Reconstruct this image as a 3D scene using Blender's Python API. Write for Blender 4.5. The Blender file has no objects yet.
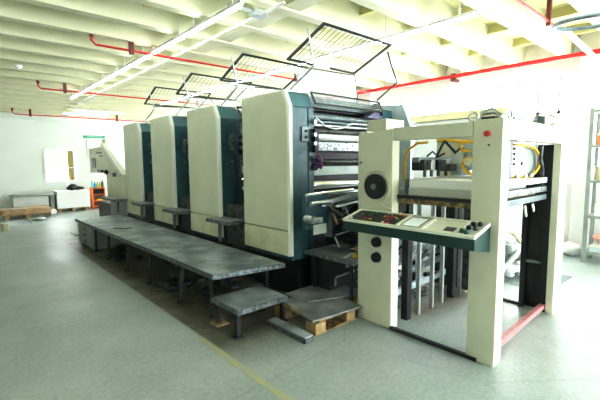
import bpy, math, random
from mathutils import Vector, Matrix
random.seed(7)
SC = bpy.context.scene
COL = SC.collection
PI = math.pi

# ------------------------------------------------------------------ materials
def mat(name, color, rough=0.5, metal=0.0, var=0.0, scale=6.0, bump=0.0, bscale=60.0, spec=0.5, color2=None, emis=None, estr=0.0, dirt=None, detail=4):
    m = bpy.data.materials.new(name); m.use_nodes = True
    nt = m.node_tree; b = nt.nodes['Principled BSDF']
    b.inputs['Base Color'].default_value = (*color, 1)
    b.inputs['Roughness'].default_value = rough
    b.inputs['Metallic'].default_value = metal
    b.inputs['Specular IOR Level'].default_value = spec
    tc = nt.nodes.new('ShaderNodeTexCoord')
    if var or color2:
        n = nt.nodes.new('ShaderNodeTexNoise'); n.inputs['Scale'].default_value = scale; n.inputs['Detail'].default_value = detail
        nt.links.new(tc.outputs['Object'], n.inputs['Vector'])
        r = nt.nodes.new('ShaderNodeValToRGB')
        c2 = color2 or tuple(max(0, c * (1 - var)) for c in color)
        r.color_ramp.elements[0].position = 0.35; r.color_ramp.elements[1].position = 0.65
        r.color_ramp.elements[0].color = (*c2, 1); r.color_ramp.elements[1].color = (*color, 1)
        nt.links.new(n.outputs['Fac'], r.inputs['Fac'])
        nt.links.new(r.outputs['Color'], b.inputs['Base Color'])
    if bump:
        n2 = nt.nodes.new('ShaderNodeTexNoise'); n2.inputs['Scale'].default_value = bscale
        nt.links.new(tc.outputs['Object'], n2.inputs['Vector'])
        bp = nt.nodes.new('ShaderNodeBump'); bp.inputs['Strength'].default_value = bump; bp.inputs['Distance'].default_value = 0.01
        nt.links.new(n2.outputs['Fac'], bp.inputs['Height']); nt.links.new(bp.outputs['Normal'], b.inputs['Normal'])
    if emis:
        b.inputs['Emission Color'].default_value = (*emis, 1); b.inputs['Emission Strength'].default_value = estr
    return m

def tread_mat(name, c1, c2):
    m = bpy.data.materials.new(name); m.use_nodes = True
    nt = m.node_tree; b = nt.nodes['Principled BSDF']
    tc = nt.nodes.new('ShaderNodeTexCoord')
    w1 = nt.nodes.new('ShaderNodeTexVoronoi'); w1.inputs['Scale'].default_value = 26
    nt.links.new(tc.outputs['Object'], w1.inputs['Vector'])
    n = nt.nodes.new('ShaderNodeTexNoise'); n.inputs['Scale'].default_value = 3.2; n.inputs['Detail'].default_value = 6
    nt.links.new(tc.outputs['Object'], n.inputs['Vector'])
    r = nt.nodes.new('ShaderNodeValToRGB'); r.color_ramp.elements[0].position = .38; r.color_ramp.elements[1].position = .66
    r.color_ramp.elements[0].color = (*c1, 1); r.color_ramp.elements[1].color = (*c2, 1)
    nt.links.new(n.outputs['Fac'], r.inputs['Fac']); nt.links.new(r.outputs['Color'], b.inputs['Base Color'])
    b.inputs['Roughness'].default_value = .36; b.inputs['Metallic'].default_value = .25
    bp = nt.nodes.new('ShaderNodeBump'); bp.inputs['Strength'].default_value = .6; bp.inputs['Distance'].default_value = .006
    nt.links.new(w1.outputs['Distance'], bp.inputs['Height']); nt.links.new(bp.outputs['Normal'], b.inputs['Normal'])
    return m

def floor_mat():
    m = bpy.data.materials.new('painted_concrete'); m.use_nodes = True
    nt = m.node_tree; L = nt.links; N = nt.nodes; b = N['Principled BSDF']
    tc = N.new('ShaderNodeTexCoord')
    def noise(s, d=5, r=.6):
        n = N.new('ShaderNodeTexNoise'); n.inputs['Scale'].default_value = s; n.inputs['Detail'].default_value = d; n.inputs['Roughness'].default_value = r
        L.new(tc.outputs['Object'], n.inputs['Vector']); return n
    def ramp(src, p0, p1, c0, c1):
        r = N.new('ShaderNodeValToRGB'); e = r.color_ramp.elements
        e[0].position = p0; e[1].position = p1; e[0].color = (*c0, 1); e[1].color = (*c1, 1)
        L.new(src, r.inputs['Fac']); return r
    def mix(a, bb, f):
        x = N.new('ShaderNodeMix'); x.data_type = 'RGBA'
        if isinstance(f, float): x.inputs['Factor'].default_value = f
        else: L.new(f, x.inputs['Factor'])
        L.new(a, x.inputs['A']); L.new(bb, x.inputs['B']); return x.outputs['Result']
    base = ramp(noise(.9).outputs['Fac'], .3, .7, (.27, .345, .34), (.53, .585, .585))
    fine = ramp(noise(28, 3, .7).outputs['Fac'], .35, .65, (.29, .36, .355), (.52, .575, .575))
    c = mix(base.outputs['Color'], fine.outputs['Color'], .4)
    # worn stains, and the oily strip along the press (x > 1.6 under the press)
    sep = N.new('ShaderNodeSeparateXYZ'); L.new(tc.outputs['Object'], sep.inputs[0])
    def rng(src, a, bb, t0=0, t1=1):
        mr = N.new('ShaderNodeMapRange'); mr.inputs[1].default_value = a; mr.inputs[2].default_value = bb
        mr.inputs[3].default_value = t0; mr.inputs[4].default_value = t1; L.new(src, mr.inputs[0]); return mr.outputs[0]
    def mul(a, bb):
        x = N.new('ShaderNodeMath'); x.operation = 'MULTIPLY'; L.new(a, x.inputs[0])
        if isinstance(bb, float): x.inputs[1].default_value = bb
        else: L.new(bb, x.inputs[1])
        return x.outputs[0]
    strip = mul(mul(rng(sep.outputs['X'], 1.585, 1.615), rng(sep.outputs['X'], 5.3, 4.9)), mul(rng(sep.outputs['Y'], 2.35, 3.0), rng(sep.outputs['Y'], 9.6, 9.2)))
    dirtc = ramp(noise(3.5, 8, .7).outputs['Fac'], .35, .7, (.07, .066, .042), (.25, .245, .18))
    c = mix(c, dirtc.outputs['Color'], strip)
    rust = mul(mul(rng(sep.outputs['X'], 3.25, 3.6), rng(sep.outputs['X'], 4.9, 4.5)), mul(rng(sep.outputs['Y'], 1.85, 2.1), rng(sep.outputs['Y'], 3.0, 2.8)))
    rustc = ramp(noise(6, 5).outputs['Fac'], .4, .6, (.13, .07, .035), (.25, .2, .15))
    c = mix(c, rustc.outputs['Color'], mul(rust, .8))
    crack = N.new('ShaderNodeTexVoronoi'); crack.feature = 'DISTANCE_TO_EDGE'; crack.inputs['Scale'].default_value = .33
    L.new(tc.outputs['Object'], crack.inputs['Vector'])
    cr = rng(crack.outputs['Distance'], .0, .004, .25, 0)
    dark = N.new('ShaderNodeRGB'); dark.outputs[0].default_value = (.2, .23, .22, 1)
    c = mix(c, dark.outputs[0], cr)
    # speckled wear near the press front
    sp = ramp(noise(55, 2, .5).outputs['Fac'], .44, .56, (0, 0, 0), (1, 1, 1))
    near = mul(rng(sep.outputs['Y'], 2.6, 1.2), rng(noise(1.2, 2).outputs['Fac'], .4, .65))
    wear = N.new('ShaderNodeRGB'); wear.outputs[0].default_value = (.30, .35, .33, 1)
    c = mix(c, wear.outputs[0], mul(mul(sp.outputs['Color'], near), .55))
    L.new(c, b.inputs['Base Color'])
    rr = ramp(noise(2.2, 4).outputs['Fac'], .3, .7, (.33,) * 3, (.52,) * 3); L.new(rr.outputs['Color'], b.inputs['Roughness'])
    bp = N.new('ShaderNodeBump'); bp.inputs['Strength'].default_value = .15; bp.inputs['Distance'].default_value = .004
    L.new(noise(40).outputs['Fac'], bp.inputs['Height']); L.new(bp.outputs['Normal'], b.inputs['Normal'])
    return m

M = {}
M['beige'] = mat('beige_enamel', (.76, .765, .61), .38, var=.06, scale=3)
M['beige_edge'] = mat('pale_enamel_edge', (.82, .83, .74), .35)
M['beige_worn'] = mat('beige_enamel_low', (.76, .745, .56), .42, var=.15, scale=7)
M['feeder'] = mat('feeder_enamel', (.70, .70, .57), .36, var=.08, scale=4)
M['teal'] = mat('teal_enamel', (.055, .140, .165), .26, var=.3, scale=5)
M['teal_haze'] = mat('teal_enamel_haze', (.13, .27, .30), .3, var=.2, scale=5)  # lighter teal with the haze on the upper frames painted in
M['console_green'] = mat('console_green', (.012, .055, .050), .3, var=.2, scale=8)
M['navy'] = mat('navy_guard_paint', (.015, .02, .08), .35)
M['dark'] = mat('dark_machine_paint', (.018, .024, .026), .4, var=.4, scale=9)
M['black'] = mat('black_plastic', (.012, .013, .015), .35)
M['steel'] = mat('machined_steel', (.55, .60, .61), .28, metal=.9, var=.35, scale=14)
M['chrome'] = mat('polished_roller_steel', (.80, .82, .83), .12, metal=1)
M['greysteel'] = mat('grey_steel_paint', (.22, .28, .29), .4, metal=.3, var=.3, scale=9)
M['dirtysteel'] = mat('oily_steel', (.12, .14, .135), .4, metal=.4, color2=(.03, .035, .03), scale=12)
M['mottled'] = mat('mottled_zinc', (.50, .56, .57), .3, metal=.5, color2=(.07, .09, .10), scale=26, detail=8)
M['whiteroll'] = mat('white_roller_cover', (.82, .85, .85), .35, var=.1)
M['bluewhite'] = mat('pale_blue_steel', (.58, .68, .70), .3, var=.15)
M['tread'] = tread_mat('blue_grey_tread_plate', (.21, .26, .285), (.54, .62, .66))
M['treadside'] = mat('tread_plate_edge', (.24, .28, .29), .45, metal=.4, color2=(.06, .075, .075), scale=30)
M['treadlight'] = tread_mat('light_tread_plate', (.20, .24, .24), (.52, .56, .55))
M['cabgrey'] = mat('grey_green_steel_sheet', (.33, .38, .35), .45, var=.2)
M['wood'] = mat('raw_pallet_wood', (.48, .37, .20), .7, color2=(.30, .21, .10), scale=14)
M['ply'] = mat('plywood_boards', (.60, .44, .26), .6, color2=(.46, .31, .17), scale=5)
M['darkwood'] = mat('dark_worn_wood', (.10, .08, .055), .6, color2=(.42, .30, .12), scale=18)
M['paper'] = mat('white_paper', (.86, .88, .86), .75)
M['paper2'] = mat('grey_white_paper', (.70, .73, .70), .75, var=.12, scale=3)
M['wallw'] = mat('white_wall_paint', (.78, .84, .79), .7, var=.04, scale=1.2)
M['wallr'] = mat('cream_wall_paint', (.76, .77, .74), .7, var=.05, scale=1.5)
M['ceil'] = mat('ceiling_cream_paint', (.68, .655, .39), .7, var=.05, scale=1.5)
M['ceilrib'] = mat('ceiling_rib_paint', (.70, .695, .50), .65, var=.03, scale=2)
M['ceilshade'] = mat('ceiling_rib_shade', (.60, .56, .28), .7)  # ceiling cream darkened: shade on the cross rib sides put into the colour
M['red'] = mat('red_pipe_paint', (.62, .035, .03), .4)
M['maroon'] = mat('maroon_hanger_paint', (.16, .035, .03), .5)
M['pink'] = mat('faded_red_paint', (.58, .27, .27), .5, var=.3, scale=14)
M['yellow_hose'] = mat('yellow_air_hose', (.80, .48, .02), .3)
M['beige_hose'] = mat('beige_hose', (.62, .58, .42), .4)
M['grey_hose'] = mat('grey_corrugated_hose', (.42, .48, .47), .4)
M['rag'] = mat('purple_rag', (.10, .03, .14), .9, color2=(.24, .10, .28), scale=30)
M['frame_white'] = mat('window_frame_white', (.88, .90, .88), .5)
M['mullion'] = mat('grey_window_bars', (.50, .53, .54), .5)
M['tube2'] = mat('lit_far_tube', (1, 1, 1), .3, emis=(.95, 1, .95), estr=6.0)
M['orange'] = mat('orange_shelf_paint', (.80, .22, .06), .45)
M['bag'] = mat('black_bag', (.015, .016, .018), .45, bump=.8, bscale=20)
M['tin'] = mat('cream_tin', (.55, .52, .36), .4, metal=.3)
M['label'] = mat('cream_label', (.68, .72, .64), .5)
M['beigebar'] = mat('beige_duct', (.72, .66, .42), .5)
M['mirrorgrey'] = mat('shelf_grey_steel', (.36, .40, .37), .45, metal=.3, var=.2)
M['screen'] = mat('pale_screen', (.75, .82, .80), .2, emis=(.8, .9, .9), estr=.15)
M['greenhead'] = mat('green_header', (.02, .36, .22), .5)
M['poster'] = mat('pale_poster', (.72, .80, .76), .5)
M['whitebag'] = mat('white_plastic_bag', (.82, .85, .85), .35, bump=1, bscale=14)
M['tube'] = mat('lit_fluorescent_tube', (1, 1, 1), .3, emis=(.92, .99, 1.0), estr=17.0)
M['mesh'] = mat('mesh_wire', (.20, .21, .21), .35, metal=.7)
M['meshframe'] = mat('mesh_frame', (.05, .065, .065), .4, metal=.3)
M['rustbeam'] = mat('ochre_reveal', (.55, .42, .16), .6)
M['silver'] = mat('silver_bracket', (.55, .60, .60), .3, metal=.6)
M['yline'] = mat('faded_yellow_line', (.52, .50, .24), .6, color2=(.42, .47, .42), scale=9)
M['floor'] = floor_mat()
def colm(name, c, r=.4): M[name] = mat(name, c, r); return M[name]
for nm, c in dict(c_red=(.6, .05, .03), c_orange=(.75, .25, .08), c_green=(.03, .35, .16), c_lgreen=(.35, .6, .3), c_white=(.8, .82, .78), c_yellow=(.75, .55, .05), c_blue=(.08, .35, .6), c_cyan=(.25, .65, .75), c_brown=(.35, .2, .1), c_pinkish=(.8, .45, .4), c_dgreen=(.02, .09, .06)).items(): colm(nm, c)

def glass_mat():
    m = bpy.data.materials.new('window_glass'); m.use_nodes = True
    nt = m.node_tree; nt.nodes.clear()
    o = nt.nodes.new('ShaderNodeOutputMaterial'); t = nt.nodes.new('ShaderNodeBsdfTransparent'); g = nt.nodes.new('ShaderNodeBsdfGlossy')
    g.inputs['Roughness'].default_value = .03; t.inputs['Color'].default_value = (1, 1, 1, 1)
    x = nt.nodes.new('ShaderNodeMixShader'); x.inputs[0].default_value = .05
    nt.links.new(t.outputs[0], x.inputs[1]); nt.links.new(g.outputs[0], x.inputs[2]); nt.links.new(x.outputs[0], o.inputs[0])
    return m
M['glass'] = glass_mat()
def veil_mat():
    m = bpy.data.materials.new('dusty_clear_plastic'); m.use_nodes = True
    nt = m.node_tree; nt.nodes.clear()
    o = nt.nodes.new('ShaderNodeOutputMaterial'); t = nt.nodes.new('ShaderNodeBsdfTransparent'); g = nt.nodes.new('ShaderNodeBsdfPrincipled')
    g.inputs['Base Color'].default_value = (.8, .85, .8, 1); g.inputs['Roughness'].default_value = .2
    x = nt.nodes.new('ShaderNodeMixShader'); x.inputs[0].default_value = .3
    nt.links.new(t.outputs[0], x.inputs[1]); nt.links.new(g.outputs[0], x.inputs[2]); nt.links.new(x.outputs[0], o.inputs[0])
    return m
M['clear'] = veil_mat()

# ------------------------------------------------------------------ mesh builder
class MB:
    def __init__(s): s.v = []; s.f = []; s.sm = []
    def add(s, vs, fs, smooth=False):
        o = len(s.v); s.v += [tuple(v) for v in vs]
        for f in fs: s.f.append(tuple(i + o for i in f)); s.sm.append(smooth)
        return s
    def box(s, x0, x1, y0, y1, z0, z1):
        vs = [(x, y, z) for z in (z0, z1) for y in (y0, y1) for x in (x0, x1)]
        return s.add(vs, [(0, 2, 3, 1), (4, 5, 7, 6), (0, 1, 5, 4), (2, 6, 7, 3), (0, 4, 6, 2), (1, 3, 7, 5)])
    def prism(s, pts, axis, a0, a1):
        # pts: 2-D polygon in the two axes other than `axis` (x: (y,z), y: (x,z), z: (x,y))
        def mk(p, a):
            if axis == 'x': return (a, p[0], p[1])
            if axis == 'y': return (p[0], a, p[1])
            return (p[0], p[1], a)
        n = len(pts); vs = [mk(p, a0) for p in pts] + [mk(p, a1) for p in pts]
        fs = [tuple(range(n - 1, -1, -1)), tuple(range(n, 2 * n))] + [(i, (i + 1) % n, n + (i + 1) % n, n + i) for i in range(n)]
        return s.add(vs, fs)
    def cyl(s, p0, p1, r, n=16, r1=None, smooth=True):
        p0 = Vector(p0); p1 = Vector(p1); d = (p1 - p0)
        if d.length < 1e-6: return s
        d.normalize(); a = d.orthogonal().normalized(); b = d.cross(a); r1 = r if r1 is None else r1
        vs = [p0 + (a * math.cos(t) + b * math.sin(t)) * r for t in [2 * PI * i / n for i in range(n)]]
        vs += [p1 + (a * math.cos(t) + b * math.sin(t)) * r1 for t in [2 * PI * i / n for i in range(n)]]
        s.add(vs, [(i, (i + 1) % n, n + (i + 1) % n, n + i) for i in range(n)], smooth)
        s.add(vs[:n], [tuple(range(n - 1, -1, -1))]); s.add(vs[n:], [tuple(range(n))])
        return s
    def tube(s, pts, r, n=8):
        pts = [Vector(p) for p in pts]; rings = []
        up = None
        for i, p in enumerate(pts):
            t = (pts[min(i + 1, len(pts) - 1)] - pts[max(i - 1, 0)]).normalized()
            if up is None: up = t.orthogonal().normalized()
            up = (up - t * up.dot(t)).normalized(); b = t.cross(up)
            rings.append([p + (up * math.cos(2 * PI * k / n) + b * math.sin(2 * PI * k / n)) * r for k in range(n)])
        vs = [v for rg in rings for v in rg]
        fs = [(i * n + k, i * n + (k + 1) % n, (i + 1) * n + (k + 1) % n, (i + 1) * n + k) for i in range(len(pts) - 1) for k in range(n)]
        s.add(vs, fs, True)
        s.add(rings[0], [tuple(range(n - 1, -1, -1))]); s.add(rings[-1], [tuple(range(n))])
        return s
    def bar(s, p0, p1, w, h, upv=(0, 0, 1)):
        p0 = Vector(p0); p1 = Vector(p1); d = (p1 - p0).normalized(); u = Vector(upv)
        a = d.cross(u)
        if a.length < 1e-4: a = d.orthogonal()
        a.normalize(); b = a.cross(d)
        vs = [p + a * sx * w / 2 + b * sy * h / 2 for p in (p0, p1) for sx, sy in ((-1, -1), (1, -1), (1, 1), (-1, 1))]
        return s.add(vs, [(3, 2, 1, 0), (4, 5, 6, 7), (0, 1, 5, 4), (1, 2, 6, 5), (2, 3, 7, 6), (3, 0, 4, 7)])
    def blob(s, c, r, n=10, m=7, jit=.12, sx=1, sy=1, sz=1):
        vs = []; fs = []
        for j in range(m + 1):
            for i in range(n):
                t = 2 * PI * i / n; p = PI * j / m; k = r * (1 + random.uniform(-jit, jit))
                vs.append((c[0] + k * sx * math.sin(p) * math.cos(t), c[1] + k * sy * math.sin(p) * math.sin(t), c[2] + k * sz * math.cos(p)))
        for j in range(m):
            for i in range(n): fs.append((j * n + i, (j + 1) * n + i, (j + 1) * n + (i + 1) % n, j * n + (i + 1) % n))
        return s.add(vs, fs, True)
    def build(s, name, material, parent=None, bevel=0.0, label=None, loc=None):
        me = bpy.data.meshes.new(name)
        off = Vector((0, 0, 0))
        if parent is not None:
            p = parent
            while p is not None: off += Vector(p.location); p = p.parent
            vs = [tuple(Vector(v) - off) for v in s.v]
            me.from_pydata(vs, [], s.f)
        else:
            if loc is None:
                xs = [v[0] for v in s.v]; ys = [v[1] for v in s.v]; zs = [v[2] for v in s.v]
                loc = ((min(xs) + max(xs)) / 2, (min(ys) + max(ys)) / 2, min(zs))
            me.from_pydata([tuple(Vector(v) - Vector(loc)) for v in s.v], [], s.f)
        me.polygons.foreach_set('use_smooth', s.sm)
        me.materials.append(material); me.update()
        o = bpy.data.objects.new(name, me); COL.objects.link(o)
        if parent is not None: o.parent = parent
        else: o.location = loc
        if bevel:
            bm = o.modifiers.new('Bevel', 'BEVEL'); bm.width = bevel; bm.segments = 2; bm.limit_method = 'ANGLE'
        if label: o['label'] = label
        return o

def tag(o, label=None, cat=None, group=None, kind=None):
    if label: o['label'] = label
    if cat: o['category'] = cat
    if group: o['group'] = group
    if kind: o['kind'] = kind
    return o
def thing(name, loc, label, cat, group=None):
    o = bpy.data.objects.new(name, None); COL.objects.link(o); o.location = loc; o.empty_display_size = .1
    return tag(o, label, cat, group)
def struct(name, mb, m, **k):
    return tag(mb.build(name, m, **k), kind='structure')
def B(*a): return MB().box(*a)
def copy_tree(o, parent=None):
    c = o.copy(); COL.objects.link(c); c.parent = parent
    for ch in list(o.children): copy_tree(ch, c)
    return c

# ------------------------------------------------------------------ room shell
X0, X1, Y0, Y1 = -4.5, 8.0, -6.0, 15.6
CZ, RZ = 3.64, 3.32
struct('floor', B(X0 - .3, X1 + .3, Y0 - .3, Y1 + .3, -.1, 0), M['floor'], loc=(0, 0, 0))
struct('ceiling', B(X0 - .3, X1 + .3, Y0 - .3, Y1 + .3, CZ, CZ + .15), M['ceil'], loc=(0, 0, 0))
struct('wall_left', B(X0 - .2, X0, Y0, Y1, 0, CZ), M['wallw'])
w = MB(); w.box(X0 - .2, X1 + .2, Y0 - .2, Y0, 0, .4); w.box(X0 - .2, X1 + .2, Y0 - .2, Y0, 3.3, CZ); w.box(X0 - .2, 1.5, Y0 - .2, Y0, .4, 3.3); w.box(7.6, X1 + .2, Y0 - .2, Y0, .4, 3.3)
struct('wall_behind', w, M['wallr'])
w = MB()
for i in range(11):
    x = 1.5 + 6.1 * i / 10; w.box(x - .02, x + .02, Y0 - .12, Y0 - .08, .4, 3.3)
for z in (.4, 1.4, 2.33, 3.3): w.box(1.5, 7.6, Y0 - .12, Y0 - .08, z - .02, z + .02)
o = struct('window_20', w, M['frame_white'])  # out-of-view window, added to throw light on the faces towards the camera
B(1.5, 7.6, Y0 - .1, Y0 - .095, .4, 3.3).build('pane', M['glass'], o)
pl = bpy.data.lights.new('portal', 'AREA'); pl.shape = 'RECTANGLE'; pl.size = 6.1; pl.size_y = 2.9; pl.cycles.is_portal = True
po = bpy.data.objects.new('window_portal', pl); COL.objects.link(po); po.location = (4.55, Y0 - .15, 1.85); po.rotation_euler = (PI / 2, 0, PI) 
# far wall with the opening of its window (x 2.36-3.14, z 1.0-2.0)
wx0, wx1, wz0, wz1 = 2.38, 3.20, 1.00, 2.02
w = MB(); w.box(X0 - .2, wx0, Y1, Y1 + .25, 0, CZ); w.box(wx1, X1 + .2, Y1, Y1 + .25, 0, CZ)
w.box(wx0, wx1, Y1, Y1 + .25, 0, wz0); w.box(wx0, wx1, Y1, Y1 + .25, wz1, CZ)
struct('wall_far', w, M['wallw'])
struct('trim_1', B(X0, X1, Y1 - .10, Y1, 3.00, 3.06), M['wallw'])
struct('trim_2', B(X0, X1, Y1 - .3, Y1, 3.22, CZ), M['ceilrib'])
w = MB()
w.box(wx0 - .07, wx1 + .07, Y1 - .03, Y1 + .02, wz1, wz1 + .07); w.box(wx0 - .07, wx1 + .07, Y1 - .03, Y1 + .02, wz0 - .07, wz0)
w.box(wx0 - .07, wx0, Y1 - .03, Y1 + .02, wz0, wz1); w.box(wx1, wx1 + .07, Y1 - .03, Y1 + .02, wz0, wz1)
w.box(wx0 + .38, wx0 + .42, Y1, Y1 + .04, wz0, wz1); w.box(wx0, wx1, Y1, Y1 + .04, wz0 + .42, wz0 + .45)
o = struct('window_1', w, M['frame_white'])
B(wx0, wx1, Y1 + .05, Y1 + .06, wz0, wz1).build('pane', M['glass'], o)
m2 = MB(); m2.box(wx1 - .16, wx1, Y1 + .07, Y1 + .3, wz0, wz1); m2.bar((wx0 + .1, Y1 + .35, wz0 + .55), (wx1, Y1 + .35, wz1 - .02), .04, .10)
m2.build('reveal', M['rustbeam'], o)
MB().box(wx0 + .2, wx0 + .24, Y1 + .3, Y1 + .34, wz0, wz1 - .3).box(wx0 + .55, wx0 + .59, Y1 + .3, Y1 + .34, wz0, wz1 - .2).build('outer_bars', M['paper2'], o)

# window wall on the right, pillars between big gridded windows
pil = [1.70 + 2.27 * k for k in range(-4, 7)]
SILL, HEAD = 1.22, 3.02
w = MB(); w.box(X1, X1 + .3, Y0, Y1, 0, SILL); w.box(X1, X1 + .3, Y0, Y1, HEAD, CZ)
struct('wall_right', w, M['wallr'])
struct('trim_3', B(X1 - .06, X1 + .3, Y0, Y1, SILL - .05, SILL), M['frame_white'])
for k, y in enumerate(pil):
    if Y0 < y - .15 and y + .15 < Y1:
        struct('trim_%d' % (10 + k), B(X1 - .22, X1 + .3, y - .13, y + .15, 0, CZ), M['wallr'], bevel=.01)
edges = [Y0 + .0] + [p for p in pil if Y0 < p < Y1] + [Y1]
wn = 2
for a, b in zip(edges[:-1], edges[1:]):
    a2, b2 = a + .15, b - .13
    if b2 - a2 < .4: continue
    w = MB(); zt = [SILL, SILL + .62, SILL + 1.2, HEAD]
    nv = max(2, round((b2 - a2) / .36))
    for i in range(nv + 1):
        y = a2 + (b2 - a2) * i / nv; t = .040 if i not in (0, nv) else .04
        w.box(X1 + .08, X1 + .13, y - t / 2, y + t / 2, SILL, HEAD)
    for z in zt: w.box(X1 + .08, X1 + .13, a2, b2, z - .025, z + .025)
    o = struct('window_%d' % wn, w, M['mullion']); wn += 1
    B(X1 + .10, X1 + .104, a2, b2, SILL, HEAD).build('pane', M['glass'], o)
    pl = bpy.data.lights.new('portal', 'AREA'); pl.shape = 'RECTANGLE'; pl.size = HEAD - SILL; pl.size_y = b2 - a2
    try: pl.cycles.is_portal = True
    except Exception: pass
    po = bpy.data.objects.new('window_portal', pl); COL.objects.link(po); po.location = (X1 + .2, (a2 + b2) / 2, (SILL + HEAD) / 2)
    po.rotation_euler = (0, PI / 2, 0)

# ceiling ribs (across) and cross ribs (along)
k = 0
yy = 2.08 - .77 * 10
while yy < Y1 - .4:
    if yy > Y0 + .2:
        p = [(yy - .07, RZ), (yy + .07, RZ), (yy + .15, CZ), (yy - .15, CZ)]
        tag(MB().prism(p, 'x', X0, X1).build('ceiling_beam', M['ceilrib']), kind='structure')
    yy += .77
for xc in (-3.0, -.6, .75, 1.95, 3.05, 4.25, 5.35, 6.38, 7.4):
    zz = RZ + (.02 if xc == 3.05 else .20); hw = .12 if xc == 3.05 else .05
    tag(B(xc - hw, xc + hw, Y0, Y1 - .3, zz, CZ).build('ceiling_rib', M['ceilrib'] if xc == 3.05 else M['ceilshade']), kind='structure')

# yellow line on the floor
tag(B(1.545, 1.60, -1.5, 3.15, 0, .0015).build('painted_line', M['yline']), kind='structure')

# ------------------------------------------------------------------ ceiling lights and pipes
def light_run(p0, p1, label, along='y', tm='tube'):
    x0, y0, z = p0; x1, y1, _ = p1
    t = thing('fluorescent_light', ((x0 + x1) / 2, (y0 + y1) / 2, z), label, 'ceiling light', 'fluorescent lights')
    if along == 'y':
        B(x0 - .02, x0 + .02, y0, y1, z, z + .035).build('housing', M['frame_white'], t)
        MB().cyl((x0, y0 + .03, z - .02), (x0, y1 - .03, z - .02), .015, 10).build('tube', M[tm], t)
    else:
        B(x0, x1, y0 - .03, y0 + .03, z, z + .035).build('housing', M['frame_white'], t)
        MB().cyl((x0 + .03, y0, z - .02), (x1 - .03, y0, z - .02), .015, 10).build('tube', M[tm], t)
    for f in (.15, .85):
        hx = x0 + (x1 - x0) * f; hy = y0 + (y1 - y0) * f
        B(hx - .008, hx + .008, hy - .008, hy + .008, z + .035, CZ).build('hanger_rod', M['frame_white'], t)
    return t
def seg_run(x, ya, yb, z, n, lab):
    for i in range(n):
        a = ya + (yb - ya) * i / n; b = ya + (yb - ya) * (i + 1) / n
        light_run((x, a + .01, z), (x, b - .01, z), lab[i])
LZ = RZ - .08
ords = ['nearest', 'second nearest', 'third', 'fourth', 'fifth', 'farthest']
seg_run(2.38, 3.54, 11.4, LZ, 6, ['%s tube light of the row hanging left of the press' % q for q in ords])
seg_run(4.54, 2.05, 11.0, LZ, 6, ['%s tube light of the row hanging above the press' % q for q in ords])
light_run((3.18, 14.78, 3.37), (4.75, 14.78, 3.37), 'tube light across the far end, upper of the two', 'x', 'tube2')
light_run((2.85, 14.95, 3.24), (4.30, 14.95, 3.24), 'tube light across the far end, lower one nearest far wall', 'x', 'tube2')
for i in range(3):  # unseen tube lights, added behind the camera to light the room
    light_run((-.9, -4.5 + 2.2 * i, LZ), (-.9, -3.0 + 2.2 * i, LZ), '%s added tube light of the left row behind the viewer' % ['farthest', 'middle', 'nearest'][i])
    light_run((4.6, -4.5 + 2.2 * i, LZ), (4.6, -3.0 + 2.2 * i, LZ), '%s added tube light of the right row behind the viewer' % ['farthest', 'middle', 'nearest'][i])
# slim conduit beside the light row
t = thing('cable_conduit', (2.74, 7, 3.27), 'thin pale conduit running beside the left light row under the ceiling', 'conduit')
MB().cyl((2.74, 3.3, 3.26), (2.74, 12.5, 3.26), .015, 8).build('conduit_pipe', M['frame_white'], t)
m_ = MB(); m_.bar((2.35, 3.78, 3.29), (2.80, 3.78, 3.29), .03, .03); m_.build('cross_bracket', M['silver'], t)
B(2.66, 2.82, 3.7, 3.82, 3.24, 3.30).build('junction_box', M['silver'], t)

def sprinkler(y, x0, x1, label, hangers, z=3.2, riser=True):
    t = thing('sprinkler_pipe', ((x0 + x1) / 2, y, z), label, 'pipe', 'red sprinkler branch pipes')
    m_ = MB(); pts = []
    if riser: pts += [(x0, y, z + .20), (x0, y, z + .05), (x0 + .05, y, z)]
    else: pts += [(x0, y, z)]
    pts += [(x1, y, z)]; m_.tube(pts, .016, 8); m_.build('pipe_run', M['red'], t)
    if riser: MB().cyl((x0, y, z + .10), (x0, y, z + .19), .028, 10).cyl((x0, y, z + .19), (x0, y, z + .26), .012, 8).build('sprinkler_head', M['maroon'], t)
    for hx in hangers: B(hx - .03, hx + .03, y - .02, y + .02, z - .05, z + .42).build('hanger', M['maroon'], t)
    return t
sprinkler(5.93, 1.53, 7.5, 'thin red sprinkler pipe with maroon hanger, nearest on the left ceiling', [2.05, 5.2])
sprinkler(10.1, 1.50, 7.5, 'thin red sprinkler pipe in the middle of the left ceiling', [2.0, 5.2])
sprinkler(15.15, 1.52, 7.5, 'thin red sprinkler pipe along the far wall', [1.98, 4.6], z=3.14)
sprinkler(1.60, 3.2, 6.85, 'red sprinkler pipe at upper right with thick maroon hanger', [5.36], riser=False)
t = thing('main_fire_pipe', (7.60, 6, 3.25), 'long red fire main running along the tops of the windows', 'pipe')
MB().cyl((7.60, -4, 3.25), (7.60, 15.3, 3.25), .038, 12).build('pipe_run', M['red'], t)
for y in (3.9, 8.4, 12.9): MB().box(7.58, 7.99, y - .03, y + .03, 3.16, 3.20).box(7.57, 7.63, y - .05, y + .05, 3.16, 3.30).build('bracket', M['maroon'], t)
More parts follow.
